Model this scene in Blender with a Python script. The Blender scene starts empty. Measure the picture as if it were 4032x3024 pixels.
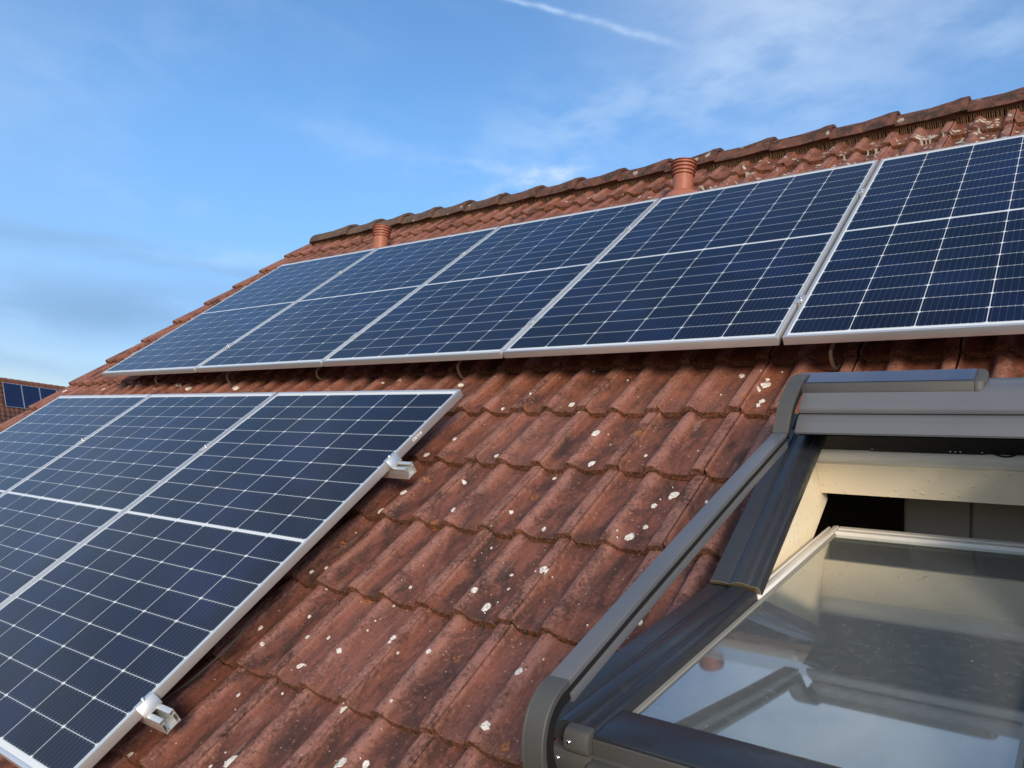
import bpy, bmesh, math, random
from math import sin, cos, radians, pi, floor, sqrt
from mathutils import Matrix, Vector, noise
random.seed(7)
sc = bpy.context.scene
COL = sc.collection

# ------------------------------------------------------------ frame of reference
# roof coordinates: u along the ridge (right), v up the slope, w off the slope.
SLOPE = radians(40.0)
Z0 = 7.0
MW = Matrix.Translation((0, 0, Z0)) @ Matrix.Rotation(SLOPE, 4, 'X')

# ------------------------------------------------------------ camera
cam_d = bpy.data.cameras.new('camera'); cam = bpy.data.objects.new('camera', cam_d); COL.objects.link(cam)
cam_d.sensor_width = 36.0; cam_d.lens = 3089.37 / 4032 * 36
cam_d.clip_start = 0.02; cam_d.clip_end = 20000
def rod(r):
    v = Vector(r); return Matrix.Rotation(v.length, 3, v.normalized())
_R = rod((2.0323, 0.3639, -0.6953))
CAM = Vector((5.4392, -2.2576, 1.2053))
_B = Matrix((_R[0], -_R[1], -_R[2])).transposed()          # columns: right, up, back
cam.matrix_world = MW @ (Matrix.Translation(CAM) @ _B.to_4x4())
sc.camera = cam
def px_ray(x, y):
    d = _R.transposed() @ Vector(((x - 2016) / 3089.37, (y - 1512) / 3089.37, 1)); return d.normalized()

# ------------------------------------------------------------ light, sky, exposure
SUN_EL = radians(15.0)
SUN_DIR = Vector((0.62, -0.74, 0)).normalized() * cos(SUN_EL) + Vector((0, 0, sin(SUN_EL)))
sun_d = bpy.data.lights.new('sun', 'SUN'); sun = bpy.data.objects.new('sun', sun_d); COL.objects.link(sun)
sun_d.energy = 2.0; sun_d.angle = radians(16); sun_d.color = (1.0, 0.82, 0.61)
sun.rotation_euler = SUN_DIR.to_track_quat('Z', 'Y').to_euler(); sun.location = (20, -24, 25)
sc.view_settings.view_transform = 'Standard'; sc.view_settings.look = 'None'
sc.view_settings.gamma = 1; sc.view_settings.use_curve_mapping = False
sc.view_settings.exposure = 0.78

# ------------------------------------------------------------ node expression helper
class G:
    """tiny arithmetic front end for shader math nodes"""
    def __init__(s, nt): s.nt = nt; s.n = nt.nodes; s.l = nt.links
    def new(s, t, **k):
        n = s.n.new(t)
        for a, b in k.items(): setattr(n, a, b)
        return n
    def put(s, sock, v):
        if isinstance(v, S): s.l.new(v.o, sock)
        elif hasattr(v, 'is_linked'): s.l.new(v, sock)
        elif isinstance(v, (int, float)):
            if sock.type == 'RGBA': sock.default_value = (v, v, v, 1)
            elif sock.type == 'VECTOR': sock.default_value = (v, v, v)
            else: sock.default_value = v
        else:
            v = tuple(v); sock.default_value = v + (1,) if sock.type == 'RGBA' and len(v) == 3 else v
    def m(s, op, *a):
        n = s.new('ShaderNodeMath', operation=op)
        for i, x in enumerate(a): s.put(n.inputs[i], x)
        return S(s, n.outputs[0])
    def vm(s, op, *a, out=0):
        n = s.new('ShaderNodeVectorMath', operation=op)
        for i, x in enumerate(a): s.put(n.inputs[i], x)
        return S(s, n.outputs[out])
    def scale(s, v, f):
        n = s.new('ShaderNodeVectorMath', operation='SCALE'); s.put(n.inputs[0], v); s.put(n.inputs['Scale'], f)
        return S(s, n.outputs[0])
    def smooth(s, x, a, b):
        n = s.new('ShaderNodeMapRange', interpolation_type='SMOOTHSTEP'); s.put(n.inputs[0], x)
        n.inputs[1].default_value = a; n.inputs[2].default_value = b
        return S(s, n.outputs[0])
    def mix(s, f, a, b, blend='MIX'):
        n = s.new('ShaderNodeMix', data_type='RGBA', blend_type=blend)
        s.put(n.inputs[0], f); s.put(n.inputs[6], a); s.put(n.inputs[7], b)
        return S(s, n.outputs[2])
    def noise(s, vec, scale, detail=3, rough=.55, dist=0, out=0):
        n = s.new('ShaderNodeTexNoise'); s.put(n.inputs['Vector'], vec)
        n.inputs['Scale'].default_value = scale; n.inputs['Detail'].default_value = detail
        n.inputs['Roughness'].default_value = rough; n.inputs['Distortion'].default_value = dist
        return S(s, n.outputs[out])
    def voro(s, vec, scale, rand=1.0):
        n = s.new('ShaderNodeTexVoronoi'); s.put(n.inputs['Vector'], vec)
        n.inputs['Scale'].default_value = scale; n.inputs['Randomness'].default_value = rand
        return S(s, n.outputs['Distance']), S(s, n.outputs['Color'])
    def map(s, vec, sc_=(1, 1, 1), loc=(0, 0, 0)):
        n = s.new('ShaderNodeMapping'); s.put(n.inputs[0], vec)
        n.inputs['Scale'].default_value = sc_; n.inputs['Location'].default_value = loc
        return S(s, n.outputs[0])
    def xyz(s, vec):
        n = s.new('ShaderNodeSeparateXYZ'); s.put(n.inputs[0], vec)
        return [S(s, o) for o in n.outputs]
    def attr(s, name):
        n = s.new('ShaderNodeAttribute', attribute_name=name); return S(s, n.outputs['Fac'])
    def bump(s, h, strength=.3, dist=.01):
        n = s.new('ShaderNodeBump'); s.put(n.inputs['Height'], h)
        n.inputs['Strength'].default_value = strength; n.inputs['Distance'].default_value = dist
        return S(s, n.outputs[0])
class S:
    def __init__(s, g, o): s.g = g; s.o = o
    def __add__(s, b): return s.g.m('ADD', s, b)
    __radd__ = __add__
    def __mul__(s, b): return s.g.m('MULTIPLY', s, b)
    __rmul__ = __mul__
    def __sub__(s, b): return s.g.m('SUBTRACT', s, b)
    def __rsub__(s, b): return s.g.m('SUBTRACT', b, s)
    def __truediv__(s, b): return s.g.m('DIVIDE', s, b)
    def __gt__(s, b): return s.g.m('GREATER_THAN', s, b)
    def __lt__(s, b): return s.g.m('LESS_THAN', s, b)
    def fract(s): return s.g.m('FRACT', s)
    def abs(s): return s.g.m('ABSOLUTE', s)
    def min(s, b): return s.g.m('MINIMUM', s, b)
    def max(s, b): return s.g.m('MAXIMUM', s, b)
    def floor(s): return s.g.m('FLOOR', s)
    def pow(s, b): return s.g.m('POWER', s, b)
    def clamp(s): return s.g.m('MINIMUM', s.g.m('MAXIMUM', s, 0.0), 1.0)

def material(name, col=(.5, .5, .5), rough=.5, metal=0, spec=.5, fn=None, coat=0):
    m = bpy.data.materials.new(name); m.use_nodes = True
    g = G(m.node_tree); b = g.n['Principled BSDF']
    b.inputs['Base Color'].default_value = tuple(col) + (1,)
    b.inputs['Roughness'].default_value = rough; b.inputs['Metallic'].default_value = metal
    b.inputs['Specular IOR Level'].default_value = spec
    b.inputs['Coat Weight'].default_value = coat
    if fn: fn(g, b, S(g, g.new('ShaderNodeTexCoord').outputs['Object']))
    return m

# ------------------------------------------------------------ sky
world = bpy.data.worlds.new('World'); sc.world = world; world.use_nodes = True
def build_sky():
    g = G(world.node_tree); bg = g.n['Background']; bg.inputs[1].default_value = 0.11
    sky = g.new('ShaderNodeTexSky', sky_type='NISHITA'); sky.sun_disc = False
    sky.sun_elevation = SUN_EL; sky.sun_rotation = math.atan2(SUN_DIR.x, SUN_DIR.y)
    sky.air_density = 1.0; sky.dust_density = 0.6; sky.ozone_density = 1.6; sky.altitude = 50
    d = S(g, g.new('ShaderNodeTexCoord').outputs['Generated'])
    d = g.vm('NORMALIZE', d)
    def wdir(x, y): return (MW.to_3x3() @ px_ray(x, y)).normalized()
    warp = g.noise(d, 5.0, 4, .6, out=1)
    dw = g.vm('ADD', d, g.scale(g.vm('SUBTRACT', warp, (.5, .5, .5)), .045))
    def patch(x, y, ax, ay, ang, soft=1.0):
        """soft elliptical cloud region round one direction; ax, ay in radians"""
        c = wdir(x, y); e = wdir(x + 60 * cos(ang), y + 60 * sin(ang)); t = (e - c * e.dot(c)).normalized(); b = c.cross(t)
        p = g.vm('DOT_PRODUCT', dw, tuple(t), out=1) * (1 / ax); q = g.vm('DOT_PRODUCT', dw, tuple(b), out=1) * (1 / ay)
        front = g.vm('DOT_PRODUCT', dw, tuple(c), out=1) > 0.2
        return g.m('EXPONENT', (p * p + q * q) * -soft) * front
    col = S(g, sky.outputs[0])
    # thin high veil everywhere, streaky
    st = g.noise(g.map(dw, (3.0, 3.0, 7.0)), 1.6, 6, .62, .6)
    veil = g.smooth(st, .45, .80) * .10
    fib = g.noise(g.map(dw, (7, 7, 18)), 1.8, 5, .55, .15)
    # cirrus patches (image left to right)
    cl = patch(2950, 260, .10, .035, -.35) * .55
    for a in ((3300, 200, .05, .02, -.6, .35), (2350, 470, .16, .05, -.25, .42), (3750, 60, .05, .018, -.5, .35), (3950, 160, .05, .03, 0, .4),
              (2120, 705, .055, .018, -.25, 1.7), (1950, 650, .08, .012, .15, .6), (2050, 760, .10, .03, -.3, .5), (1500, 600, .14, .02, .3, .22),
              (560, 770, .05, .010, .25, .40), (900, 1010, .10, .012, .1, .35), (200, 300, .25, .05, -.3, .15), (3000, 420, .18, .05, -.2, .35)):
        cl = cl.max(patch(*a[:5]) * a[5])
    cl = cl * g.smooth(fib, .28, .66)
    # contrail: a great circle segment
    p0, p1 = wdir(1975, -10), wdir(2690, 180)
    nrm = p0.cross(p1).normalized(); mid = (p0 + p1).normalized(); tan = (p1 - p0).normalized(); half = p0.angle(p1) / 2
    across = g.vm('DOT_PRODUCT', g.vm('ADD', d, g.scale(g.vm('SUBTRACT', g.noise(d, 16, 3, out=1), (.5, .5, .5)), .012)), tuple(nrm), out=1)
    along = g.vm('DOT_PRODUCT', d, tuple(tan), out=1) / half
    wid = .0022 + (along + 1.0).max(0.0) * .0015
    tr = g.m('EXPONENT', (across / wid) * (across / wid) * -1.0) * g.smooth(along, 1.45, .55) * (g.vm('DOT_PRODUCT', d, tuple(mid), out=1) > .3)
    tr = tr * (g.smooth(g.noise(d, 26, 4), .25, .70) * .55 + .12)
    # darker stratus streaks low on the left
    dk = patch(420, 1210, .17, .035, .06) * .9
    for a in ((900, 1060, .10, .010, .2, .55), (200, 935, .13, .012, .12, .6), (420, 1000, .16, .012, .15, .5), (800, 1230, .12, .05, .0, .6), (100, 1420, .2, .012, .1, .3)):
        dk = dk.max(patch(*a[:5]) * a[5])
    dk = dk * g.smooth(g.noise(g.map(dw, (5, 5, 22)), 1.3, 3, .5, .2), .15, .60)
    el = g.smooth(g.xyz(d)[2], .02, .42)
    c1 = g.mix(veil, g.mix(1.0, col, g.mix(el, (.55, .59, .78), SKY_TINT), 'MULTIPLY'), CLOUD)
    front = g.smooth(g.xyz(d)[1], .50, -.45) * (g.smooth(st, .25, .70) * .40 + .42)      # bright haze added to the unseen sky, pales reflections and lifts fill
    c1 = g.mix(front, c1, (3.7, 4.3, 5.1))
    off = g.vm('SUBTRACT', dw, (-.24, .745, .640)); added_cloud = g.m('EXPONENT', g.vm('DOT_PRODUCT', off, off, out=1) * -32.0)   # unseen cloud patch, added to whiten what the window glass mirrors
    c1 = g.mix(added_cloud * (g.smooth(fib, .25, .7) * .35 + .55), c1, (3.9, 4.6, 5.6))
    c1 = g.mix(dk.clamp(), c1, STRATUS)
    c1 = g.mix(cl.max(tr).clamp(), c1, CLOUD)
    g.put(bg.inputs[0], c1)
SKY_TINT = (.67, .94, 1.19); CLOUD = (3.0, 4.0, 5.4); STRATUS = (1.38, 2.42, 3.95)
build_sky()

# ------------------------------------------------------------ mesh builder
class MB:
    def __init__(s, f=None): s.v = []; s.f = []; s.sm = []; s.f_ = f
    def pt(s, p):
        s.v.append(tuple(s.f_(*p)) if s.f_ else tuple(p)); return len(s.v) - 1
    def face(s, idx, smooth=False): s.f.append(tuple(idx)); s.sm.append(smooth)
    def box(s, a0, a1, b0, b1, c0, c1):
        i = [s.pt(p) for p in ((a0,b0,c0),(a1,b0,c0),(a1,b1,c0),(a0,b1,c0),(a0,b0,c1),(a1,b0,c1),(a1,b1,c1),(a0,b1,c1))]
        for q in ((3,2,1,0),(4,5,6,7),(0,1,5,4),(1,2,6,5),(2,3,7,6),(3,0,4,7)): s.face([i[k] for k in q])
        return s
    def prism(s, prof, e0, e1, axis=0, smooth=False, cap=True, n=1):
        """closed profile extruded along an axis (0: prof=(b,c); 1: prof=(a,c); 2: prof=(a,b))"""
        def P(p, e): return ((e, p[0], p[1]), (p[0], e, p[1]), (p[0], p[1], e))[axis]
        rings = []
        for k in range(n + 1):
            e = e0 + (e1 - e0) * k / n; rings.append([s.pt(P(p, e)) for p in prof])
        m = len(prof)
        for r0, r1 in zip(rings, rings[1:]):
            for k in range(m): s.face((r0[k], r0[(k + 1) % m], r1[(k + 1) % m], r1[k]), smooth)
        if cap: s.face(rings[0][::-1]); s.face(rings[-1])
        return s
    def sweep(s, path, sect, close=True, smooth=True):
        """path in (v,w); section (u,t): t along the path's left normal"""
        rings = []
        for k, p in enumerate(path):
            a = path[max(k - 1, 0)]; b = path[min(k + 1, len(path) - 1)]
            dx, dy = b[0] - a[0], b[1] - a[1]; L = sqrt(dx * dx + dy * dy); nx, ny = dy / L, -dx / L
            rings.append([s.pt((u, p[0] + nx * t, p[1] + ny * t)) for u, t in sect])
        m = len(sect)
        for r0, r1 in zip(rings, rings[1:]):
            for k in range(m): s.face((r0[k], r0[(k + 1) % m], r1[(k + 1) % m], r1[k]), smooth)
        s.face(rings[0][::-1]); s.face(rings[-1]); return s
    def tube(s, path, r, n=8):
        rings = []
        for k, p in enumerate(path):
            a = Vector(path[max(k - 1, 0)]); b = Vector(path[min(k + 1, len(path) - 1)]); t = (b - a).normalized()
            x = t.orthogonal().normalized(); y = t.cross(x)
            if rings and k:
                x = (px - t * px.dot(t)).normalized(); y = t.cross(x)
            px = x
            rings.append([s.pt(Vector(p) + (x * cos(2 * pi * j / n) + y * sin(2 * pi * j / n)) * r) for j in range(n)])
        for r0, r1 in zip(rings, rings[1:]):
            for k in range(n): s.face((r0[k], r0[(k + 1) % n], r1[(k + 1) % n], r1[k]), True)
        s.face(rings[0][::-1]); s.face(rings[-1]); return s
    def lathe(s, prof, c=(0, 0, 0), ax=None, n=40, cap0=True, cap1=True):
        """prof: (radius, height) along ax from c"""
        ax = Vector(ax or (0, 0, 1)).normalized(); x = ax.orthogonal().normalized(); y = ax.cross(x); c = Vector(c)
        rings = [[s.pt(c + ax * h + (x * cos(2 * pi * j / n) + y * sin(2 * pi * j / n)) * r) for j in range(n)] for r, h in prof]
        for r0, r1 in zip(rings, rings[1:]):
            for k in range(n): s.face((r0[k], r0[(k + 1) % n], r1[(k + 1) % n], r1[k]), True)
        if cap0: s.face(rings[0][::-1])
        if cap1: s.face(rings[-1])
        return s
    def build(s, name, mat, parent=None, bevel=0, attrs=None, auto=35):
        me = bpy.data.meshes.new(name); me.from_pydata(s.v, [], s.f); me.update()
        me.polygons.foreach_set('use_smooth', [bool(x) or bevel > 0 for x in s.sm])
        if attrs:
            for k, vals in attrs.items():
                a = me.attributes.new(k, 'FLOAT', 'POINT'); a.data.foreach_set('value', vals)
        bm = bmesh.new(); bm.from_mesh(me); bmesh.ops.recalc_face_normals(bm, faces=bm.faces)
        if bevel:
            ed = [e for e in bm.edges if len(e.link_faces) == 2 and e.calc_face_angle(0) > radians(30)]
            bmesh.ops.bevel(bm, geom=ed, offset=bevel, segments=2, affect='EDGES', profile=.5, clamp_overlap=True)
        for e in bm.edges:
            if len(e.link_faces) == 2 and e.calc_face_angle(0) > radians(auto): e.smooth = False
        bm.to_mesh(me); bm.free()
        me.materials.append(mat)
        o = bpy.data.objects.new(name, me); COL.objects.link(o)
        if parent: o.parent = parent
        return o

def tag(o, label=None, cat=None, group=None, kind=None):
    if label: o['label'] = label
    if cat: o['category'] = cat
    if group: o['group'] = group
    if kind: o['kind'] = kind
    return o
def thing(name, label, cat, base=(0, 0, 0), group=None, m=None):
    o = bpy.data.objects.new(name, None); COL.objects.link(o); o.empty_display_size = .1
    o.matrix_world = m if m is not None else MW @ Matrix.Translation(base)
    return tag(o, label, cat, group)
def rel(base): return lambda a, b, c: (a - base[0], b - base[1], c - base[2])

# ------------------------------------------------------------ materials
def f_tile(g, b, o):
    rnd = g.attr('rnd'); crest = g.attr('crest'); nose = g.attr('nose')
    lo = g.map(o, (1, .35, 1))                       # stains run down the slope
    off = g.vm('ADD', lo, g.scale(g.vm('ADD', (0, 0, 0), (1, 1, 1)), 0))
    big = g.noise(off, 3.2, 4, .6, .3); mid = g.noise(g.map(o, (1, .45, 1)), 17, 5, .65, .5); fine = g.noise(o, 95, 4, .7)
    grit = g.noise(o, 420, 2, .6)
    yv = g.xyz(o)[1]
    c = g.mix(g.smooth(mid, .34, .66), (.070, .033, .028), (.205, .077, .055))
    c = g.mix(g.smooth(yv, -.75, .15) * .55, c, g.mix(g.smooth(mid, .36, .62), (.120, .042, .024), (.270, .092, .044)))
    c = g.mix(g.smooth(big, .45, .75) * .5, c, (.250, .085, .052))
    c = g.mix((rnd - .5).abs() * .7 * g.smooth(rnd, .4, .9), c, (.29, .125, .10))
    c = g.mix(g.smooth(g.noise(g.map(o, (1, .3, 1)), 9, 5, .7, 1.0), .50, .70) * .85, c, (.040, .028, .027))
    c = g.mix(g.smooth(g.noise(g.map(o, (1, .16, 1)), 13, 4, .65, .8), .60, .74) * .55, c, (.27, .19, .18))   # algae
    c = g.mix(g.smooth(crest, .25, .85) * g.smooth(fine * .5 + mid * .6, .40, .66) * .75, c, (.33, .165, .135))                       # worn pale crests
    c = g.mix(g.smooth(fine, .56, .72) * .60, c, (.36, .185, .145))
    c = g.mix(g.smooth(fine, .45, .30) * .65, c, (.035, .020, .016))
    # mossy broken noses
    c = g.mix(nose * g.smooth(g.noise(o, 60, 4, .7), .3, .6) * .9, c, g.mix(g.smooth(g.noise(o, 130, 3), .42, .6), (.040, .032, .016), (.27, .105, .045)))
    # orange lichen rosettes
    d, vc = g.voro(g.vm('ADD', o, g.scale(g.noise(o, 55, 3, out=1), .022)), 9.5)
    vx, vy, vz = g.xyz(vc)
    rad = .05 + vy * .13
    ring = g.smooth(d - rad, .02, -.02) * g.smooth(d - rad * .45, -.05, .05) * (vx > .66)
    c = g.mix(ring * g.smooth(g.noise(o, 160, 3), .38, .58) * .85, c, (.38, .145, .030))
    # small white specks of lichen
    d2, v2 = g.voro(g.vm('ADD', o, g.scale(g.noise(o, 120, 3, out=1), .010)), 26)
    a2, b2, c2 = g.xyz(v2)
    sp = g.smooth(d2 - (.03 + b2 * .11), .015, -.015) * (a2 > .90)
    c = g.mix(sp * .9, c, (.60, .55, .50))
    d3, v3 = g.voro(o, 75); a3, _, _ = g.xyz(v3)
    c = g.mix(g.smooth(d3 - .16, .03, -.03) * (a3 > .92) * .8, c, (.52, .42, .36))
    g.put(b.inputs['Base Color'], c)
    g.put(b.inputs['Roughness'], g.mix(fine, .62, .9))
    h = mid * .5 + fine * .55 + grit * .28 + nose * g.noise(o, 70, 4, .7) * 1.0
    g.put(b.inputs['Normal'], g.bump(h, .55, .006))
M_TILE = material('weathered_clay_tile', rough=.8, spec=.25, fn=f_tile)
def f_ridge(g, b, o):
    n = g.noise(o, 14, 5, .65, .6); f = g.noise(o, 80, 4, .7); big = g.noise(g.map(o, (1, 1, 1)), 2.2, 3)
    c = g.mix(g.smooth(n, .35, .66), (.055, .036, .031), (.165, .074, .055))
    c = g.mix(g.smooth(f, .56, .72) * .6, c, (.22, .17, .14))
    x, y, z = g.xyz(o)
    c = g.mix(g.smooth(x, 2.6, .2) * .55 * g.smooth(f, .3, .6), c, (.150, .130, .100))
    d, vc = g.voro(g.vm('ADD', o, g.scale(g.noise(o, 60, 3, out=1), .03)), 13); a, b_, _ = g.xyz(vc)
    c = g.mix(g.smooth(d - (.08 + b_ * .20), .03, -.03) * (a > .60) * g.smooth(f, .36, .50) * .8, c, (.46, .43, .37))
    c = g.mix(g.smooth(g.noise(o, 24, 4, .7), .58, .70) * .7, c, (.26, .105, .060))
    g.put(b.inputs['Base Color'], c); g.put(b.inputs['Normal'], g.bump(n * .5 + f * .6, .6, .006))
M_RIDGE = material('ridge_tile_clay', rough=.88, spec=.2, fn=f_ridge)
def f_lichen(g, b, o):
    f = g.noise(o, 140, 4, .7)
    g.put(b.inputs['Base Color'], g.mix(g.smooth(f, .32, .62), (.42, .40, .36), (.80, .78, .74))); g.put(b.inputs['Normal'], g.bump(f, .5, .003))
M_LICHEN = material('white_lichen', rough=.9, spec=.15, fn=f_lichen)
def f_alu(g, b, o):
    f = g.noise(g.map(o, (1, 1, 1)), 60, 3); h = g.noise(o, 8, 3)
    g.put(b.inputs['Roughness'], .30 + f * .12); g.put(b.inputs['Base Color'], g.mix(h, (.70, .715, .73), (.77, .785, .80)))
M_ALU = material('anodised_aluminium', (.8, .8, .8), .32, .72, fn=f_alu)
def f_mill(g, b, o):
    f = g.noise(g.map(o, (2, 60, 60)), 9, 3); g.put(b.inputs['Roughness'], .34 + f * .18)
M_MILL = material('mill_finish_aluminium', (.78, .78, .77), .4, .85, fn=f_mill)
M_STEEL = material('stainless_bolt', (.75, .75, .76), .18, 1.0)
PW, PH, PX, PY, MID = 1.134, 1.742, .184, .093, .006
def f_cells(g, b, o):
    x, y, z = g.xyz(o)
    X = (x - PW / 2) / PX + 3.0; Yr = ((y - PH / 2).abs() - MID) / PY
    fx = X.fract(); fy = Yr.fract()
    dx = fx.min(1.0 - fx) * PX; dy = fy.min(1.0 - fy) * PY
    ins = (X > 0.0) * (X < 6.0) * (Yr > 0.0) * (Yr < 9.0)
    cell = (dx > .00115) * (dy > .0010) * ((dx + dy) > .0074) * ins
    bb = (fx * 10.0).fract(); bl = ((bb - .5).abs() < .019) * 1.0
    pad = ((bb - .5).abs() < .045) * (dy < .0060) * (dy > .0020)
    hub = g.new('ShaderNodeTexWhiteNoise', noise_dimensions='3D'); cmb = g.new('ShaderNodeCombineXYZ')
    g.put(cmb.inputs[0], X.floor()); g.put(cmb.inputs[1], Yr.floor() + (y > PH / 2) * 20.0); g.l.new(cmb.outputs[0], hub.inputs[0])
    info = g.new('ShaderNodeObjectInfo'); g.put(cmb.inputs[2], S(g, info.outputs['Random']) * 37.0)
    r = S(g, hub.outputs[0])
    cc = g.mix(r, (.0035, .0055, .015), (.0052, .0085, .026))
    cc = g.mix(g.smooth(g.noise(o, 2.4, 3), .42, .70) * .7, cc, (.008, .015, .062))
    cc = g.mix(bl * .42, cc, (.16, .19, .25)); cc = g.mix(pad * .8, cc, (.34, .37, .42))
    c = g.mix(cell, g.mix((dy < .0016) * (dx > .008) * .55, (.70, .74, .76), (.38, .44, .50)), cc)
    g.put(b.inputs['Base Color'], c)
    dirt = g.noise(o, 3, 4); g.put(b.inputs['Roughness'], .085)
M_CELLS = material('solar_cells_under_glass', rough=.08, spec=.40, fn=f_cells)
_b = M_CELLS.node_tree.nodes['Principled BSDF']; _b.inputs['Sheen Weight'].default_value = .85; _b.inputs['Sheen Roughness'].default_value = .12; _b.inputs['Sheen Tint'].default_value = (1, 1, 1, 1)
M_BACK = material('white_backsheet', (.75, .75, .74), .6)
def f_sticker(g, b, o):
    x, y, z = g.xyz(o); t = (y * 160.0)
    w = g.new('ShaderNodeTexWhiteNoise', noise_dimensions='1D'); g.put(w.inputs['W'], t.floor())
    bar = (S(g, w.outputs[0]) > .45) * ((z + .0130).abs() < .0022) * ((y - 1.448).abs() < .020)
    g.put(b.inputs['Base Color'], g.mix(bar, (.78, .78, .76), (.10, .10, .10)))
M_STICK = material('paper_sticker', rough=.5, fn=f_sticker)
def f_grey(g, b, o):
    f = g.noise(o, 5, 4); s = g.noise(o, 240, 3)
    d, vc = g.voro(g.vm('ADD', o, g.scale(g.noise(o, 90, 2, out=1), .01)), 22); a, c_, _ = g.xyz(vc)
    c = g.mix(f, (.108, .114, .130), (.135, .142, .158))
    c = g.mix(g.smooth(d - (.02 + c_ * .05), .012, -.012) * (a > .90), c, (.62, .63, .63))
    g.put(b.inputs['Base Color'], c); g.put(b.inputs['Roughness'], .26 + f * .14)
M_GREY = material('grey_lacquered_aluminium', (.11, .115, .125), .4, 0, .55, fn=f_grey)
def f_cap(g, b, o):
    f = g.noise(o, 9, 4); s = g.noise(o, 300, 3)
    g.put(b.inputs['Base Color'], g.mix(f, (.058, .059, .058), (.085, .085, .082))); g.put(b.inputs['Normal'], g.bump(s, .08, .002))
M_CAP = material('grey_plastic', (.10, .10, .10), .55, 0, .4, fn=f_cap)
def f_dark(g, b, o):
    f = g.noise(o, 5, 4, .6); s = g.noise(o, 40, 5, .7)
    d, vc = g.voro(g.vm('ADD', o, g.scale(g.noise(o, 90, 2, out=1), .01)), 20); a, c_, _ = g.xyz(vc)
    c = g.mix(f, (.018, .020, .025), (.034, .036, .042))
    c = g.mix(g.smooth(s, .60, .76) * .18, c, (.10, .10, .10))
    c = g.mix(g.smooth(d - (.02 + c_ * .05), .012, -.012) * (a > .90), c, (.6, .62, .62))
    g.put(b.inputs['Base Color'], c); g.put(b.inputs['Roughness'], .30 + g.smooth(s, .4, .8) * .22)
M_DARK = material('dark_painted_aluminium', (.03, .032, .038), .32, 0, .6, fn=f_dark)
M_BLACK = material('black_rubber', (.012, .012, .013), .6, 0, .3)
def f_white(g, b, o):
    f = g.noise(o, 30, 4); g.put(b.inputs['Base Color'], g.mix(f, (.70, .69, .66), (.80, .80, .78)))
M_WHITE = material('white_lacquer', (.78, .77, .74), .32, 0, .5, fn=f_white)
def f_plaster(g, b, o):
    f = g.noise(o, 60, 4, .7)
    d, vc = g.voro(g.vm('ADD', o, g.scale(g.noise(o, 90, 2, out=1), .012)), 60); a, c_, _ = g.xyz(vc)
    lump = g.smooth(d - (.10 + c_ * .22), .12, -.08) * (a > .62)
    g.put(b.inputs['Base Color'], g.mix(lump * .4, (.84, .76, .60), (.88, .82, .70))); g.put(b.inputs['Normal'], g.bump(lump + f * .25, .5, .004))
M_PLASTER = material('cream_plaster', (.76, .72, .62), .75, 0, .3, fn=f_plaster)
def f_terra(g, b, o):
    f = g.noise(g.map(o, (6, 6, 14)), 1.6, 4); s = g.noise(o, 60, 4)
    c = g.mix(f, (.31, .105, .062), (.42, .155, .10)); c = g.mix(g.smooth(s, .56, .75) * .3, c, (.25, .10, .075))
    g.put(b.inputs['Base Color'], c)
M_TERRA = material('terracotta_plastic', (.42, .14, .085), .5, 0, .4, fn=f_terra)
M_COMB = material('tan_comb_plastic', (.20, .115, .065), .8)
M_GALV = material('hook_steel', (.42, .36, .30), .42, .9)
M_CABLE = material('black_cable', (.05, .055, .05), .4)
def f_pv(g, b, o):
    x, y, z = g.xyz(o); g.put(b.inputs['Base Color'], g.mix(((x * 18.0).fract() - .5).abs() > .485, (.012, .022, .07), (.03, .05, .10)))
M_PV = material('small_pv_strip', (.012, .022, .07), .06, 0, .8, fn=f_pv)
def glass_mat():
    m = bpy.data.materials.new('window_glass'); m.use_nodes = True; g = G(m.node_tree); g.n.remove(g.n['Principled BSDF'])
    out = g.n['Material Output']; o = S(g, g.new('ShaderNodeTexCoord').outputs['Object'])
    fr = g.new('ShaderNodeFresnel'); fr.inputs[0].default_value = 1.9
    tr = g.new('ShaderNodeBsdfTransparent'); tr.inputs[0].default_value = (.80, .88, .85, 1)
    gl = g.new('ShaderNodeBsdfAnisotropic') if False else g.new('ShaderNodeBsdfGlossy')
    gl.inputs['Roughness'].default_value = .035; gl.inputs['Color'].default_value = (.96, 1, .98, 1)
    mx = g.new('ShaderNodeMixShader'); g.put(mx.inputs[0], (S(g, fr.outputs[0]) * 2.3).clamp()); g.l.new(tr.outputs[0], mx.inputs[1]); g.l.new(gl.outputs[0], mx.inputs[2])
    df = g.new('ShaderNodeBsdfDiffuse'); df.inputs[0].default_value = (.62, .64, .62, 1)
    d, vc = g.voro(g.vm('ADD', o, g.scale(g.noise(o, 120, 2, out=1), .008)), 34); a, c_, _ = g.xyz(vc)
    dust = g.smooth(d - (.01 + c_ * .06), .012, -.012) * (a > .70) * .7
    d5, v5 = g.voro(o, 110); a5, c5, _ = g.xyz(v5)
    dust = dust.max(g.smooth(d5 - (.05 + c5 * .12), .03, -.03) * (a5 > .80) * .45)
    film = g.smooth(g.noise(o, 55, 5, .75), .48, .75) * .10 + .13
    m2 = g.new('ShaderNodeMixShader'); g.put(m2.inputs[0], dust.max(film)); g.l.new(mx.outputs[0], m2.inputs[1]); g.l.new(df.outputs[0], m2.inputs[2])
    g.l.new(m2.outputs[0], out.inputs[0]); return m
M_GLASS = glass_mat()
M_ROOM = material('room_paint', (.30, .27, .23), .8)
M_WOOD = material('room_floor_wood', (.16, .10, .06), .6)
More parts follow.
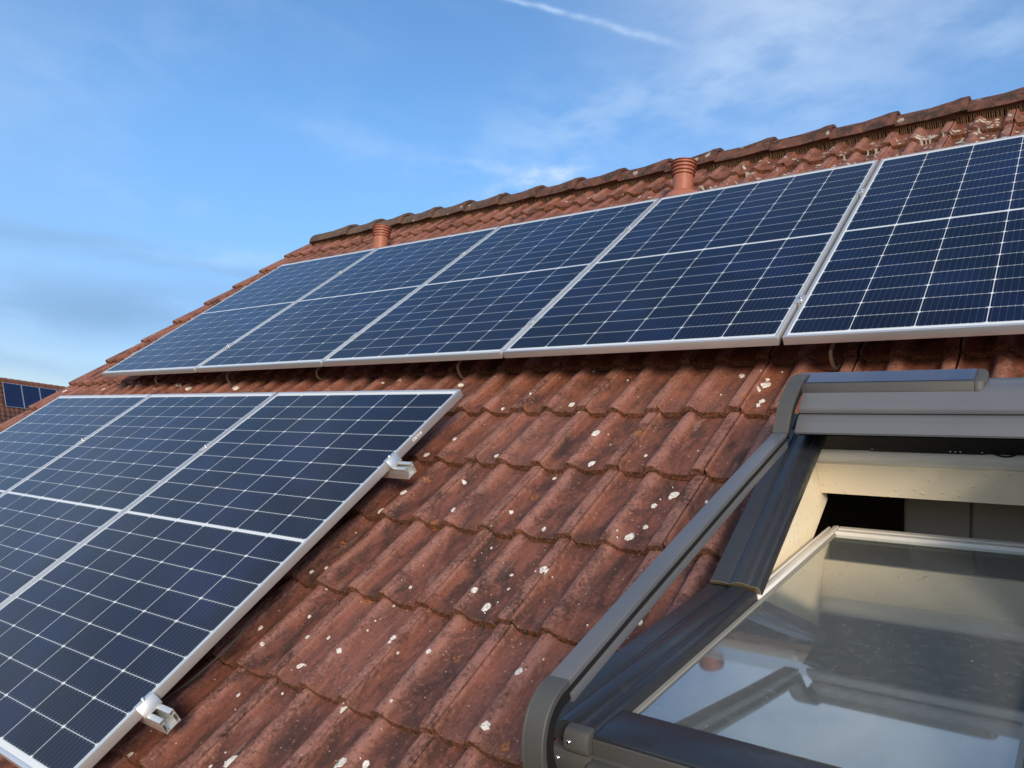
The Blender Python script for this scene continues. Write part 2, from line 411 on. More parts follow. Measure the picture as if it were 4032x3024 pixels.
def f_brick(g, b, o):
    t = g.new('ShaderNodeTexBrick'); g.put(t.inputs['Vector'], g.map(o, (1, 1, 1)))
    t.inputs['Color1'].default_value = (.26, .10, .06, 1); t.inputs['Color2'].default_value = (.20, .075, .05, 1); t.inputs['Mortar'].default_value = (.35, .33, .30, 1)
    t.inputs['Scale'].default_value = 4.5; g.put(b.inputs['Base Color'], S(g, t.outputs[0]))
M_BRICK = material('red_brick', (.25, .1, .06), .85, fn=f_brick)
def f_ground(g, b, o):
    n = g.noise(o, .05, 5); f = g.noise(o, 1.5, 4)
    g.put(b.inputs['Base Color'], g.mix(g.smooth(n, .45, .6), g.mix(f, (.03, .06, .018), (.06, .09, .03)), g.mix(f, (.09, .085, .08), (.14, .13, .12))))
M_GROUND = material('ground_cover', rough=.9, fn=f_ground)

# ------------------------------------------------------------ ground
gm = MB(); N = 24
for i in range(N + 1):
    for j in range(N + 1):
        x = (i / N * 2 - 1); y = (j / N * 2 - 1); gm.pt((x * abs(x) * 6000, y * abs(y) * 6000, 0))
for i in range(N):
    for j in range(N): a = i * (N + 1) + j; gm.face((a, a + N + 1, a + N + 2, a + 1))
tag(gm.build('ground', M_GROUND), kind='structure')

# ------------------------------------------------------------ tiles of the main roof
J0, PT, V0, GA = 3.615, .2935, -.20, .335
TH = .025; AMP = .0265; W_NOSE = -.135; W_TOP = W_NOSE - TH
PROF = [(0, .0245), (.0025, .0215), (.0055, .0125), (.0095, .005), (.014, .001), (.020, 0), (.048, 0), (.078, 0), (.083, .0035), (.088, .0125), (.094, .0205),
        (.101, .0250), (.110, .0265), (.118, .0260), (.127, .0215), (.136, .0135), (.145, .0062), (.154, .0020), (.163, 0), (.198, 0), (.231, 0),
        (.2365, .003), (.242, .0125), (.247, .0210), (.252, .0248), (.259, .0256), (.270, .0258), (.280, .0254), (.2850, .0242), (.2860, .002), (.2925, .002)]
def prof_h(x):
    x = x % PT
    for (a, h), (b, k) in zip(PROF, PROF[1:]):
        if a <= x <= b: return h + (k - h) * (x - a) / (b - a)
    return PROF[-1][1]
def tile_w(u, v):
    t = ((v - V0) / GA) % 1.0
    return W_NOSE - AMP + prof_h(u - J0) - TH * t
WIN = (4.745, 5.445, -1.66, -.40)          # opening left in the tiles for the roof window
def build_tiles(parent):
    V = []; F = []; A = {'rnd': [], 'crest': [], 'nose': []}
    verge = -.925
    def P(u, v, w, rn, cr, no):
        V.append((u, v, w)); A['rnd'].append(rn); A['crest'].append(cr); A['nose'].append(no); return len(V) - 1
    ts = [0.0, .006, .02, .10, .28, .5, .72, .9, 1.06]
    for k in range(-9, 9):
        v0 = V0 + k * GA
        for i in range(-16, 15):
            u0 = J0 + i * PT
            du, dv, dw, rt = random.gauss(0, .0012), random.gauss(0, .004), random.gauss(0, .0014), random.gauss(0, .0022)
            rn = random.random(); lift = random.gauss(0, .0012)
            pr = [(x, h) for x, h in PROF]
            if u0 < verge:
                if u0 + PT < verge: continue
                pr = [(verge - u0, .024), (verge - u0 + .006, .028)] + [(x, h) for x, h in PROF if x > .198]
                pr.insert(2, (verge - u0 + .024, .028)); pr.sort()
            rows = []
            chip = [noise.noise((x * 40 + i * 9.1, k * 7.7, rn * 5)) for x, _ in pr]
            for t in ts:
                row = []
                for j, (x, h) in enumerate(pr):
                    v = v0 + dv + t * GA + rt * (x / PT - .5) * 2
                    w = W_NOSE - AMP + h - TH * min(t, 1.06) + dw + lift * (1 - t)
                    if t < .03:
                        e = (.03 - t) / .03
                        v += chip[j] * .0035 * e + noise.noise((u0 + x, v0 * 3, 1) ) * 0
                        w -= (e ** 2) * .0022 + abs(chip[j]) * .0015 * e
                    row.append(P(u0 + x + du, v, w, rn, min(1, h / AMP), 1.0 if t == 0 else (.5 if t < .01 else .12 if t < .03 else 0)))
                rows.append(row)
            for r0, r1 in zip(rows, rows[1:]):
                for j in range(len(pr) - 1):
                    uc = u0 + (pr[j][0] + pr[j + 1][0]) / 2; vc = (V[r0[j]][1] + V[r1[j]][1]) / 2
                    if WIN[0] < uc < WIN[1] and WIN[2] < vc < WIN[3]: continue
                    F.append((r0[j], r0[j + 1], r1[j + 1], r1[j]))
            # nose face and a little of the underside
            fr = []; un = []
            for j, (x, h) in enumerate(pr):
                a = V[rows[0][j]]
                fr.append(P(a[0], a[1] + .001 + chip[j] * .001, a[2] - TH * (.86 + .10 * chip[j]), rn, min(1, h / AMP), 1.0))
                un.append(P(a[0], a[1] + .05, a[2] - TH * .98, rn, 0, 1.0))
            for j in range(len(pr) - 1):
                uc = u0 + (pr[j][0] + pr[j + 1][0]) / 2
                if WIN[0] < uc < WIN[1] and WIN[2] - .01 < v0 < WIN[3]: continue
                F.append((rows[0][j + 1], rows[0][j], fr[j], fr[j + 1])); F.append((fr[j + 1], fr[j], un[j], un[j + 1]))
            if u0 < verge:     # hanging skirt of the verge tile
                sk = []
                for r in rows:
                    a = V[r[0]]; sk.append((r[0], P(a[0] - .004, a[1], a[2] - .012, rn, 0, 0), P(a[0] - .004, a[1], a[2] - .12, rn, 0, .0)))
                for s0, s1 in zip(sk, sk[1:]):
                    F.append((s0[0], s1[0], s1[1], s0[1])); F.append((s0[1], s1[1], s1[2], s0[2]))
                q = P(V[fr[0]][0], V[fr[0]][1], V[fr[0]][2], rn, 0, .6); 
                F.append((rows[0][0], sk[0][1], sk[0][2], P(verge + .03, sk and V[sk[0][2]][1], V[sk[0][2]][2], rn, 0, .6), rows[0][2]))
    me = bpy.data.meshes.new('roof_tiles'); me.from_pydata(V, [], F); me.update()
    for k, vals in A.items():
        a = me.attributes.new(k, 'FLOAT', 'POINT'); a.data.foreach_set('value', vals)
    me.polygons.foreach_set('use_smooth', [True] * len(F))
    bm = bmesh.new(); bm.from_mesh(me)
    for e in bm.edges:
        if len(e.link_faces) == 2 and e.calc_face_angle(0) > radians(48): e.smooth = False
    bm.to_mesh(me); bm.free()
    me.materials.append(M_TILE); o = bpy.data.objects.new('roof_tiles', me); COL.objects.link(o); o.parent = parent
    return o

house = thing('house', 'house under a weathered red tile roof carrying two rows of large solar panels', 'house')
build_tiles(house)
# ridge tiles
RV, RW, RR = 2.80, -.205, .126
def ridge_tile(u0, u1, first=False):
    m = MB(); n = 16; st = [0, .03, .5, .80, .90, .93, .97, 1.0]; rings = []; lap = .03
    for t in st:
        u = u0 + (u1 - u0 + lap) * t
        r = RR * (.955 + .05 * t) + (.019 if t >= .90 else .012 if t >= .80 else 0)
        if first and t < .02: r *= .86
        ring = []
        for j in range(n + 1):
            a = radians(5) + (pi - radians(10)) * j / n
            jig = noise.noise((u * 9, a * 3, 2)) * .003
            y, z = -cos(a) * (r + jig) * 1.04, sin(a) * (r + jig)
            ring.append(m.pt((u, RV + y * cos(-SLOPE) - z * sin(-SLOPE) * -1 * -1, 0)) if False else m.pt((u, RV + y * cos(SLOPE) + z * sin(SLOPE), RW - y * sin(SLOPE) + z * cos(SLOPE))))
        inner = []
        for j in range(n + 1):
            a = radians(5) + (pi - radians(10)) * j / n
            y, z = -cos(a) * (r - .018) * 1.04, sin(a) * (r - .018)
            inner.append(m.pt((u, RV + y * cos(SLOPE) + z * sin(SLOPE), RW - y * sin(SLOPE) + z * cos(SLOPE))))
        rings.append((ring, inner))
    for (a, b), (c, d) in zip(rings, rings[1:]):
        for j in range(n): m.face((a[j], a[j + 1], c[j + 1], c[j]), True); m.face((b[j], d[j], d[j + 1], b[j + 1]), True)
        m.face((a[0], c[0], d[0], b[0])); m.face((a[n], b[n], d[n], c[n]))
    for a, b in (rings[0], rings[-1]):
        for j in range(n): m.face((a[j], b[j], b[j + 1], a[j + 1]))
    if first: m.face(rings[0][1])
    return m
edges = [-.79, -.245] + [-.245 + .3622 * k for k in range(1, 24)]
for k, (a, b) in enumerate(zip(edges, edges[1:])):
    ridge_tile(a + .004, b, k == 0).build('ridge_tile', M_RIDGE, house, auto=50)
# comb strip under the ridge tiles
m = MB(); u = -.74
while u < 7.3:
    top = -.114; vb = 2.728 + random.uniform(-.003, .003); w0 = tile_w(u, 2.728) - .002; lean = random.uniform(-.002, .002)
    m.box(u + lean, u + lean + .0045, vb, vb + .003, min(w0, top - .004), top); u += .0105
m.box(-.75, 7.3, 2.733, 2.75, -.145, -.118)
m.build('ridge_comb', M_COMB, house)
# black strip painted as the shade behind the comb, back slope, gable and eave walls
m = MB(); m.box(-.74, 7.3, 2.752, 2.77, -.22, -.11); m.build('ridge_shade_strip', M_BLACK, house)
def w2r(x, y, z):           # house-space (x, horizontal y, height z about the roof origin) -> roof coordinates
    return (x, y * cos(SLOPE) + z * sin(SLOPE), -y * sin(SLOPE) + z * cos(SLOPE))
APY, APZ = 2.84 * cos(SLOPE) + .19 * sin(SLOPE), 2.84 * sin(SLOPE) - .19 * cos(SLOPE)
EV = -3.25
EY, EZ = EV * cos(SLOPE) + .26 * sin(SLOPE), EV * sin(SLOPE) - .26 * cos(SLOPE)
m = MB(w2r)
m.prism([(APY, APZ), (APY + (APY - EY), EZ), (APY + (APY - EY), EZ - .12), (APY, APZ - .12)], -.9, 7.6, 0); m.build('back_roof', M_RIDGE, house)
m = MB(w2r)
wy0, wy1, wz = EY + .35, 2 * APY - EY - .35, -Z0
m.prism([(wy0, wz), (wy1, wz), (wy1, EZ + .22), (APY, APZ - .22), (wy0, EZ + .22)], -.86, -.62, 0)
m.prism([(wy0, wz), (wy1, wz), (wy1, EZ + .22), (APY, APZ - .22), (wy0, EZ + .22)], 7.3, 7.54, 0)
m.box(-.62, 7.3, wy0, wy0 + .24, wz, EZ + .1); m.box(-.62, 7.3, wy1 - .24, wy1, wz, EZ + .1)
m.build('brick_wall', M_BRICK, house)
m = MB()                    # underside boarding of the roof, with the window hole
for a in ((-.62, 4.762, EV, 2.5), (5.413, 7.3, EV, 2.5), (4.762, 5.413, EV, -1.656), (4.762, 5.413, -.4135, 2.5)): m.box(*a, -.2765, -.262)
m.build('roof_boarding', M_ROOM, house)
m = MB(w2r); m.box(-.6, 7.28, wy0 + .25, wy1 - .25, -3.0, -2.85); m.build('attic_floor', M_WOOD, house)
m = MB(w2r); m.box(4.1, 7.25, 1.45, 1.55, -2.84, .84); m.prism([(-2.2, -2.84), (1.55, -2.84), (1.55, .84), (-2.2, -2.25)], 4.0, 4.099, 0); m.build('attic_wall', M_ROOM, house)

# lichen and droppings at the places the photograph shows them
def on_tiles(x, y):
    d = px_ray(x, y); t = (-.15 - CAM.z) / d.z
    for _ in range(30):
        p = CAM + d * t; f = p.z - tile_w(p.x, p.y); t -= f / d.z * .7
    return CAM + d * t
SPOTS = []
def spots(ox, oy, s, lst):
    for x, y, r in lst:
        q = (ox + x * s, oy + y * s, r * s)
        if all((q[0] - p[0]) ** 2 + (q[1] - p[1]) ** 2 > (18) ** 2 for p in SPOTS): SPOTS.append(q)
spots(1200, 1400, .6781, [(1690,450,22),(1665,628,20),(1980,582,10),(870,485,14),(1115,583,14),(1550,285,20),(1310,222,8),(1150,310,12),(905,172,14),(2140,812,25),
    (2027,873,16),(1980,995,14),(1888,1052,25),(1390,1010,14),(1200,912,12),(920,722,10),(860,895,16),(570,795,16),(445,900,16),(710,577,16),(1395,1250,34),(1057,1462,26),
    (985,1362,18),(1085,1120,8),(1200,1277,10),(1183,1358,8),(615,1348,10),(30,1240,10),(125,1233,8),(1945,1548,18),(1480,130,6),(1680,95,7),(1875,145,6),(455,160,7),(555,145,9),(1450,715,10)])
spots(500, 2300, .5425, [(1260,595,22),(1540,485,18),(1935,390,20),(1905,425,14),(1580,912,26),(970,318,14),(760,1285,36),(1550,1300,44),(1740,1310,28),(810,808,14),(1325,235,10),
    (1465,392,12),(980,435,11),(1310,385,12),(730,355,16),(25,1243,18),(610,1325,10),(1130,797,8),(2060,25,13),(2190,490,18),(1920,1010,10),(1805,270,5),(1750,340,6),(640,695,4),(790,912,4)])
spots(1900, 2000, .6173, [(940,185,28),(1040,122,18),(230,1047,30),(30,635,28),(185,32,14),(393,137,14),(20,1390,30),(1003,722,18),(45,275,11),(185,432,12),(165,520,10),(670,750,6),(390,970,6)])
spots(2700, 1350, .63278, [(350,208,20),(500,262,24),(455,290,12),(475,362,16),(450,388,14),(512,230,11),(130,992,11),(220,325,6),(600,182,5)])
spots(0, 1500, .27125, [(690,318,26),(270,515,55),(938,145,22),(1225,122,16),(1500,120,20),(1895,115,20),(1990,50,36)])
spots(340, 1250, .27125, [(735,970,45),(640,1035,22),(965,1010,18),(1015,1005,14),(1345,1010,26),(1490,1035,36),(2180,1055,40),(715,445,34),(995,250,26),(245,1040,16)])
spots(2600, 1400, .3165, [(1020,258,44),(1510,205,20)])
def tile_n(u, v):
    e = .003; a = tile_w(u + e, v) - tile_w(u - e, v)
    return Vector((-a / (2 * e), .066, 1)).normalized()
m = MB()
def blob(cu, cv, ru, rv, rot=0, seed=0.0):
    n = 16; rim = []
    top = []
    for j in range(n):
        a = 2 * pi * j / n; k = 1 + .38 * noise.noise((cos(a) * 1.6 + seed, sin(a) * 1.6, seed * 3)) + .10 * random.uniform(-1, 1)
        x, y = ru * cos(a) * k, rv * sin(a) * k
        u, v = cu + x * cos(rot) - y * sin(rot), cv + x * sin(rot) + y * cos(rot)
        rim.append(m.pt((u, v, tile_w(u, v) - .0015)))
        u2, v2 = cu + .80 * (u - cu), cv + .80 * (v - cv); top.append(m.pt((u2, v2, tile_w(u2, v2) + .0028)))
    c = m.pt((cu, cv, tile_w(cu, cv) + .0034))
    for j in range(n):
        q = (j + 1) % n; m.face((rim[j], rim[q], top[q], top[j]), True); m.face((top[j], top[q], c), True)
for k, (x, y, r) in enumerate(SPOTS):
    p = on_tiles(x, y); dist = (p - CAM).length; R = r * dist / 3089.37 * .92
    foreshort = 1 / max(.25, abs(px_ray(x, y).z))
    blob(p.x, p.y, R, R * min(foreshort, 1.7) * .9, random.uniform(-.4, .4), k * 1.7)
    if r > 14:
        for _ in range(2): blob(p.x + random.gauss(0, R * 1.7), p.y + random.gauss(0, R * 2.2), R * .16, R * .2, 0, random.random() * 9)
lich = m.build('lichen_patches', M_LICHEN, house); lich['kind'] = 'stuff'
m = MB()
for _ in range(430):         # crusted top courses
    u = 5.6 - abs(random.gauss(0, 1.5)); v = random.uniform(2.0, 2.66)
    if u < 1.2 or (u < 2.6 and random.random() < .5): continue
    if prof_h(u - J0) > .02 and random.random() < .75: continue
    for _ in range(random.randint(1, 3)):
        s = abs(random.gauss(.0036, .0030)) + .0022; blob(u + random.gauss(0, .018), v + random.gauss(0, .018), s * 1.35, s * 1.15, random.uniform(-1.5, 1.5), random.random() * 20)
M_CRUST = material('grey_lichen_crust', (.44, .42, .36), .95, 0, .1)
lich = m.build('lichen_crust', M_CRUST, house); lich['kind'] = 'stuff'

# ------------------------------------------------------------ solar panels
GAPS = [.0218, .0148, .0123, .0162]
def make_panel(name):
    o = bpy.data.objects.new(name, None); COL.objects.link(o); o.empty_display_size = .1
    m = MB(); lip = .0105; d = .030
    prof = [(0, 0), (lip, 0), (lip, -.0022), (.0022, -.0022), (.0022, -d + .002), (.022, -d + .002), (.022, -d), (0, -d)]
    # mitred ring: profile swept round the rectangle
    cs = [(0, 0, 1, 1), (PW, 0, -1, 1), (PW, PH, -1, -1), (0, PH, 1, -1)]
    rings = [[m.pt((x + sx * a, y + sy * a, b)) for a, b in prof] for x, y, sx, sy in cs]
    for k in range(4):
        r0, r1 = rings[k], rings[(k + 1) % 4]; n = len(prof)
        for j in range(n): m.face((r0[j], r0[(j + 1) % n], r1[(j + 1) % n], r1[j]))
    m.build('frame', M_ALU, o, bevel=.0006)
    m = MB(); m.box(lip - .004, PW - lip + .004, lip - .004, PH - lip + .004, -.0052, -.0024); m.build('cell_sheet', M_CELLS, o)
    m = MB(); m.box(.004, PW - .004, .004, PH - .004, -.0080, -.0056); m.build('back_sheet', M_BACK, o)
    return o
def dup(src, name_parts=None):
    c = src.copy(); COL.objects.link(c)
    for ch in src.children:
        d = ch.copy(); COL.objects.link(d); d.parent = c
    return c
proto = make_panel('solar_panel')
UP_L = ['leftmost solar panel of the upper row, paled by sky reflection beside the verge', 'upper-row solar panel second from the left, below the farther vent pipe',
        'solar panel in the middle of the upper row, third from the left', 'upper-row solar panel directly below the nearer vent pipe, fourth from the left',
        'rightmost solar panel of the upper row, above the roller shutter, cut by the photo edge']
LO_L = ['leftmost solar panel of the lower row, cut off by the photo edge', 'middle solar panel of the lower row, between two other panels',
        'nearest solar panel at the right end of the lower row, bare side frame over tiles']
u = 0.0; UP_U = []
for i in range(5):
    o = proto if i == 0 else dup(proto)
    o.matrix_world = MW @ Matrix.Translation((u, 0, 0)); UP_U.append(u)
    tag(o, UP_L[i], 'solar panel', 'solar panels of the upper row'); u += PW + (GAPS[i] if i < 4 else 0)
def low_w(u, v): return .0045 - .0014 * (u - 1.7) + .0108 * (v + 1)
LG = [.014, .0194]; u = .0145; LO_U = []
TILT = Matrix(((1, 0, .0014, 0), (0, 1, -.0108, 0), (-.0014, .0108, 1, 0), (0, 0, 0, 1)))
for i in range(3):
    o = dup(proto); v = -.3042 - PH
    o.matrix_world = MW @ Matrix.Translation((u, v, low_w(u, v))) @ TILT; LO_U.append(u)
    tag(o, LO_L[i], 'solar panel', 'solar panels of the lower row'); u += PW + (LG[i] if i < 2 else 0)
    if i == 2:
        m = MB(); m.box(PW + .0001, PW + .0007, 1.421, 1.475, -.0180, -.0080); m.build('sticker', M_STICK, o)
L_END = LO_U[2] + PW

# ------------------------------------------------------------ mounting rails with clamps and hooks
def rail(vc, wtop, u0, u1, gaps, ends, hooks, label, hook_v):
    base = (u0, vc, wtop - .042); r = thing('mounting_rail', label, 'mounting rail', base, 'mounting rails under the solar panels'); f = rel(base)
    t = .0024
    def wall(m, poly): m.prism([(vc + a, wtop + b) for a, b in poly], u0, u1, 0)
    m = MB(f)
    for s in (-1, 1):        # hollow side chamber, top flange with a down-turned lip
        S_ = lambda pts: [(s * a, b) for a, b in pts]
        wall(m, S_([(.0225, 0), (.0225, -.012), (.0205, -.012), (.0205, -t), (.010, -t), (.010, -.006), (.008, -.006), (.008, 0)]))
        wall(m, S_([(.0225, -.0122), (.0225, -.0375), (.0205, -.0375), (.0205, -.0122)]))
        wall(m, S_([(.0135, -.0142), (.0135, -.0375), (.0118, -.0375), (.0118, -.0142)]))
        wall(m, S_([(.0204, -.0122), (.0204, -.0142), (.0118, -.0142), (.0118, -.0122)]))
        wall(m, S_([(.0225, -.0376), (.0225, -.042), (.0206, -.042), (.0118, -.0400), (.0118, -.0376)]))
    wall(m, [(-.0117, -.0378), (.0117, -.0378), (.0117, -.0398), (-.0117, -.0398)])
    m.build('rail_profile', M_MILL, r, bevel=.0004)
    hi = wtop + .030
    for g in gaps:
        m = MB(f); m.box(g - .018, g + .018, vc - .028, vc + .028, hi + .0008, hi + .0036)
        m.box(g - .0045, g + .0045, vc - .028, vc + .028, hi - .020, hi + .0007); c = m.build('mid_clamp', M_MILL, r, bevel=.0006)
        m = MB(f); m.lathe([(.0062, 0), (.0062, .004), (.0050, .006), (.0026, .0062), (.0026, .010), (.0015, .0108)], (g, vc, hi + .0037), n=14); m.build('bolt', M_STEEL, c)
    for g, s in ends:        # s: +1 panel edge on the left of the clamp
        m = MB(f)
        m.prism([(g - s * .010, hi + .0008), (g - s * .010, hi + .0034), (g + s * .003, hi + .0038), (g + s * .006, hi + .0016), (g + s * .020, hi - .024), (g + s * .020, hi - .0295), (g + s * .0010, hi - .0295), (g + s * .0010, hi + .0004)], vc - .027, vc + .027, 1)
        c = m.build('end_clamp', M_MILL, r, bevel=.0008)
        m = MB(f); m.lathe([(.0060, 0), (.0060, .0035), (.0045, .0055), (.002, .0056)], (g - s * .003, vc, hi + .0036), n=14); m.build('bolt', M_STEEL, c)
    for h in hooks:
        m = MB(f); vb = hook_v; wt = tile_w(h, vb)
        pts = [(h, vc - .006, wtop - .046), (h, vc - .05, wtop - .056)] if vb < vc else [(h, vc + .006, wtop - .046)]
        P = [(h, vc, wtop - .049), (h, vb + .09, wtop - .052), (h, vb + .035, wtop - .058), (h - .004, vb + .010, wtop - .070), (h - .004, vb + .004, (wtop - .07 + wt) / 2), (h, vb + .012, wt + .010), (h + .004, vb + .028, wt + .004), (h + .006, vb + .06, wt + .002)]
        # smooth the polyline
        Q = []
        for a, b in zip(P, P[1:]):
            for k in range(4): Q.append(tuple(a[j] + (b[j] - a[j]) * k / 4 for j in range(3)))
        Q.append(P[-1])
        for _ in range(3): Q = [Q[0]] + [tuple((Q[i - 1][j] + 2 * Q[i][j] + Q[i + 1][j]) / 4 for j in range(3)) for i in range(1, len(Q) - 1)] + [Q[-1]]
        m.tube(Q, .0062, 8); m.build('roof_hook', M_GALV, r)
    return r
upg = [UP_U[i] - GAPS[i - 1] / 2 for i in range(1, 5)]; log = [LO_U[i] - LG[i - 1] / 2 for i in (1, 2)]
rail(.269, -.030, -.06, 6.3, upg, [(0, -1)], [.492, 1.30, 2.122, 3.108, 4.723, 5.6], 'lower mounting rail of the upper row with curved roof hooks on the tiles', .062)
rail(1.313, -.030, -.06, 6.3, upg, [(0, -1)], [.5, 2.1, 3.1, 4.7], 'upper mounting rail of the upper row, hidden but for its clamps', 1.08)
rail(-.748, -.030 + low_w(2, -.748), -.03, L_END + .072, log, [(L_END, 1)], [.5, 1.6, 2.8], 'mounting rail end poking out of the nearest panel near its top corner', -.95)
rail(-1.790, -.030 + low_w(3, -1.79), -.03, L_END + .077, log, [(L_END, 1)], [.5, 1.6, 2.8], 'mounting rail end poking out of the nearest panel near its bottom corner', -2.0)

# cable sagging under the nearest panel
def path_px(pts, w):
    out = []
    for x, y in pts:
        d = px_ray(x, y); t = (w - CAM.z) / d.z; out.append(tuple(CAM + d * t))
    return out
cb = path_px([(1035, 2370), (1000, 2420), (960, 2480), (900, 2550), (820, 2620), (740, 2690), (655, 2745), (600, 2790)], -.10)
Q = []
for a, b in zip(cb, cb[1:]):
    for k in range(4): Q.append(tuple(a[j] + (b[j] - a[j]) * k / 4 for j in range(3)))
Q.append(cb[-1])
for _ in range(4): Q = [Q[0]] + [tuple((Q[i - 1][j] + 2 * Q[i][j] + Q[i + 1][j]) / 4 for j in range(3)) for i in range(1, len(Q) - 1)] + [Q[-1]]
cab = thing('cable', 'thin dark cable sagging from under the nearest solar panel over the tiles', 'cable', Q[0]); MB(rel(Q[0])).tube(Q, .0028, 6).build('sheath', M_CABLE, cab)

# ------------------------------------------------------------ vent pipes
UPV = Vector((0, sin(SLOPE), cos(SLOPE)))
def vent(u, v, h, label):
    base = (u, v, tile_w(u, v)); p = thing('vent_pipe', label, 'vent pipe', base, 'terracotta vent pipes below the ridge')
    z = 0
    m = MB(); m.lathe([(.0605, -.16), (.0605, h - .088), (.054, h - .088), (.054, h - .2)], (0, 0, 0), UPV, cap0=False); m.build('pipe', M_TERRA, p)
    m = MB(); pr = []
    for k in range(4):
        z0 = h - .086 + k * .0215; r = .064 + k * .0035
        pr += [(.060 + k * .002, z0), (r + .006, z0 + .001), (r + .0065, z0 + .004), (.062 + k * .0025, z0 + .007), (.063 + k * .003, z0 + .020)]
    pr += [(.080, h - .003), (.080, h), (.074, h + .001), (.062, h - .02), (.05, h - .08)]
    m.lathe(pr, (0, 0, 0), UPV, cap0=False, cap1=True); m.build('cap', M_TERRA, p)
    m = MB(); n = 40; rings = []
    for r, hz in ((.16, -.004), (.135, .010), (.095, .040), (.068, .066), (.0625, .072)):   # skirt blending into the tile
        ring = []
        for j in range(n):
            a = 2 * pi * j / n; k = max(0, min(1, (r - .0625) / .0975))
            du, dv = r * cos(a) * (1 - .15 * k), r * sin(a) * 1.12
            plane = Vector((du, dv, hz)); q = Vector((r * cos(a), r * sin(a) * cos(SLOPE), -r * sin(a) * sin(SLOPE))) + UPV * .055
            ring.append(m.pt(tuple(plane * k + q * (1 - k))))
        rings.append(ring)
    for r0, r1 in zip(rings, rings[1:]):
        for k in range(n): m.face((r0[k], r0[(k + 1) % n], r1[(k + 1) % n], r1[k]), True)
    m.build('collar', M_TERRA, p); return p
vent(3.378, 2.150, .243, 'terracotta vent pipe with ribbed cap, the nearer one right of the photo middle')
vent(.700, 2.135, .243, 'terracotta vent pipe with ribbed cap, the farther one near the left end of the ridge')

# ------------------------------------------------------------ roof window
TH_S = radians(26.5); VP, WP = -1.06, -.05
def sash_f(u, d, n): return (u, VP - d * cos(TH_S) + n * sin(TH_S), WP + d * sin(TH_S) + n * cos(TH_S))
wb = (4.72, -1.66, -.05)
win = thing('roof_window', 'dark framed roof window tilted open, white inside, sky mirrored in its glass', 'roof window', wb)
fw = rel(wb); fs = lambda a, b, c: fw(*sash_f(a, b, c))
def cover(u0, flip, z, deep):
    pr = [(0, -deep), (0, -.001), (.002, .001), (.038, .001), (.0405, -.0022), (.0435, -.0026), (.047, -.0004), (.055, .0036), (.065, .0058), (.077, .0054), (.086, .0030), (.0895, -.0012), (.0925, -.0014), (.0955, .0000), (.106, -.0010), (.111, -.005), (.113, -.020), (.113, -deep)]
    return [((u0 + a) if not flip else (u0 - a), z + b) for a, b in pr]
UR = 5.455
for u0, fl in ((4.717, False), (UR, True)):
    m = MB(fw); m.prism(cover(u0, fl, -.045, .028), -1.058, -.43, 1); c = m.build('frame_cover', M_DARK, win, bevel=.0008)
    # thin end cap, its edge worn bright
    m = MB(fw); pr = cover(u0, fl, -.045, .006); m.prism([(a, max(b, -.072)) for a, b in pr], -1.0602, -1.0583, 1); m.build('end_cap', M_MILL if False else material('worn_cap_edge', (.30, .24, .14), .35, .6), c)
m = MB(fw)
for a, b in ((4.722, 4.7615), (UR - .0415, UR - .005)): m.box(a, b, -1.66, -.40, -.17, -.074)
m.box(4.76, UR - .043, -1.70, -1.66, -.17, -.10); m.build('frame', M_BLACK, win)
m = MB(fw); m.box(4.700, 4.7215, -1.70, -.30, -.150, -.098); m.box(UR - .0045, UR + .02, -1.70, -.40, -.150, -.098); m.box(4.70, UR + .02, -1.86, -1.705, -.150, -.118); m.build('flashing', M_DARK, win)
# lining: left, right, bottom, head
m = MB(fw); m.box(4.762, 4.780, -1.655, -.40, -.330, -.060); m.build('side_lining', M_PLASTER, win)
m = MB(fw); m.box(5.395, 5.413, -1.655, -.40, -.330, -.060); m.build('side_lining', M_PLASTER, win)
m = MB(fw); m.box(4.7805, 5.3945, -1.655, -1.637, -.330, -.09); m.build('bottom_lining', M_PLASTER, win)
m = MB(fw); m.prism([(-.4205, -.1234), (-.4308, -.1244), (-.4381, -.1296), (-.4407, -.1379), (-.4407, -.1524), (-.435, -.1618), (-.4324, -.1654), (-.4313, -.1685), (-.4324, -.1706), (-.4142, -.1706)], 4.7805, 5.3945, 0, True); m.build('head_rail', M_WHITE, win, auto=60)
m = MB(fw); m.prism([(-.4142, -.1711), (-.4402, -.1711), (-.4422, -.2738), (-.435, -.2784), (-.4142, -.2784)], 4.7805, 5.3945, 0); m.build('head_lining', M_PLASTER, win)
m = MB(fw); m.prism([(-.560, .0257), (-.470, -.030), (-.4385, -.118), (-.4385, -.1225), (-.41, -.1225), (-.41, -.02), (-.47, .0257)], 4.7805, 5.3945, 0); m.build('head_shade', M_BLACK, win)  # black sheet painted in for the shade under the shutter case
m = MB(fw); m.box(4.930, 5.196, -.4432, -.425, -.1225, -.1030); cbx = m.build('control_bar', M_BLACK, win, bevel=.002)
m = MB(fw)
for uu in (4.938, 5.121, 5.132, 5.143, 5.190): m.lathe([(.0018, 0), (.0018, .0012), (.0009, .0018)], (uu, -.4433, -.1135), (0, -1, 0), n=10)
m.build('screws', M_STEEL, cbx)
m = MB(fw); m.tube([(5.207 + .062 * k / 8, -.443, -.113 - .012 * sin(pi * k / 8)) for k in range(9)], .0022, 6); m.build('control_wire', M_BLACK, win)
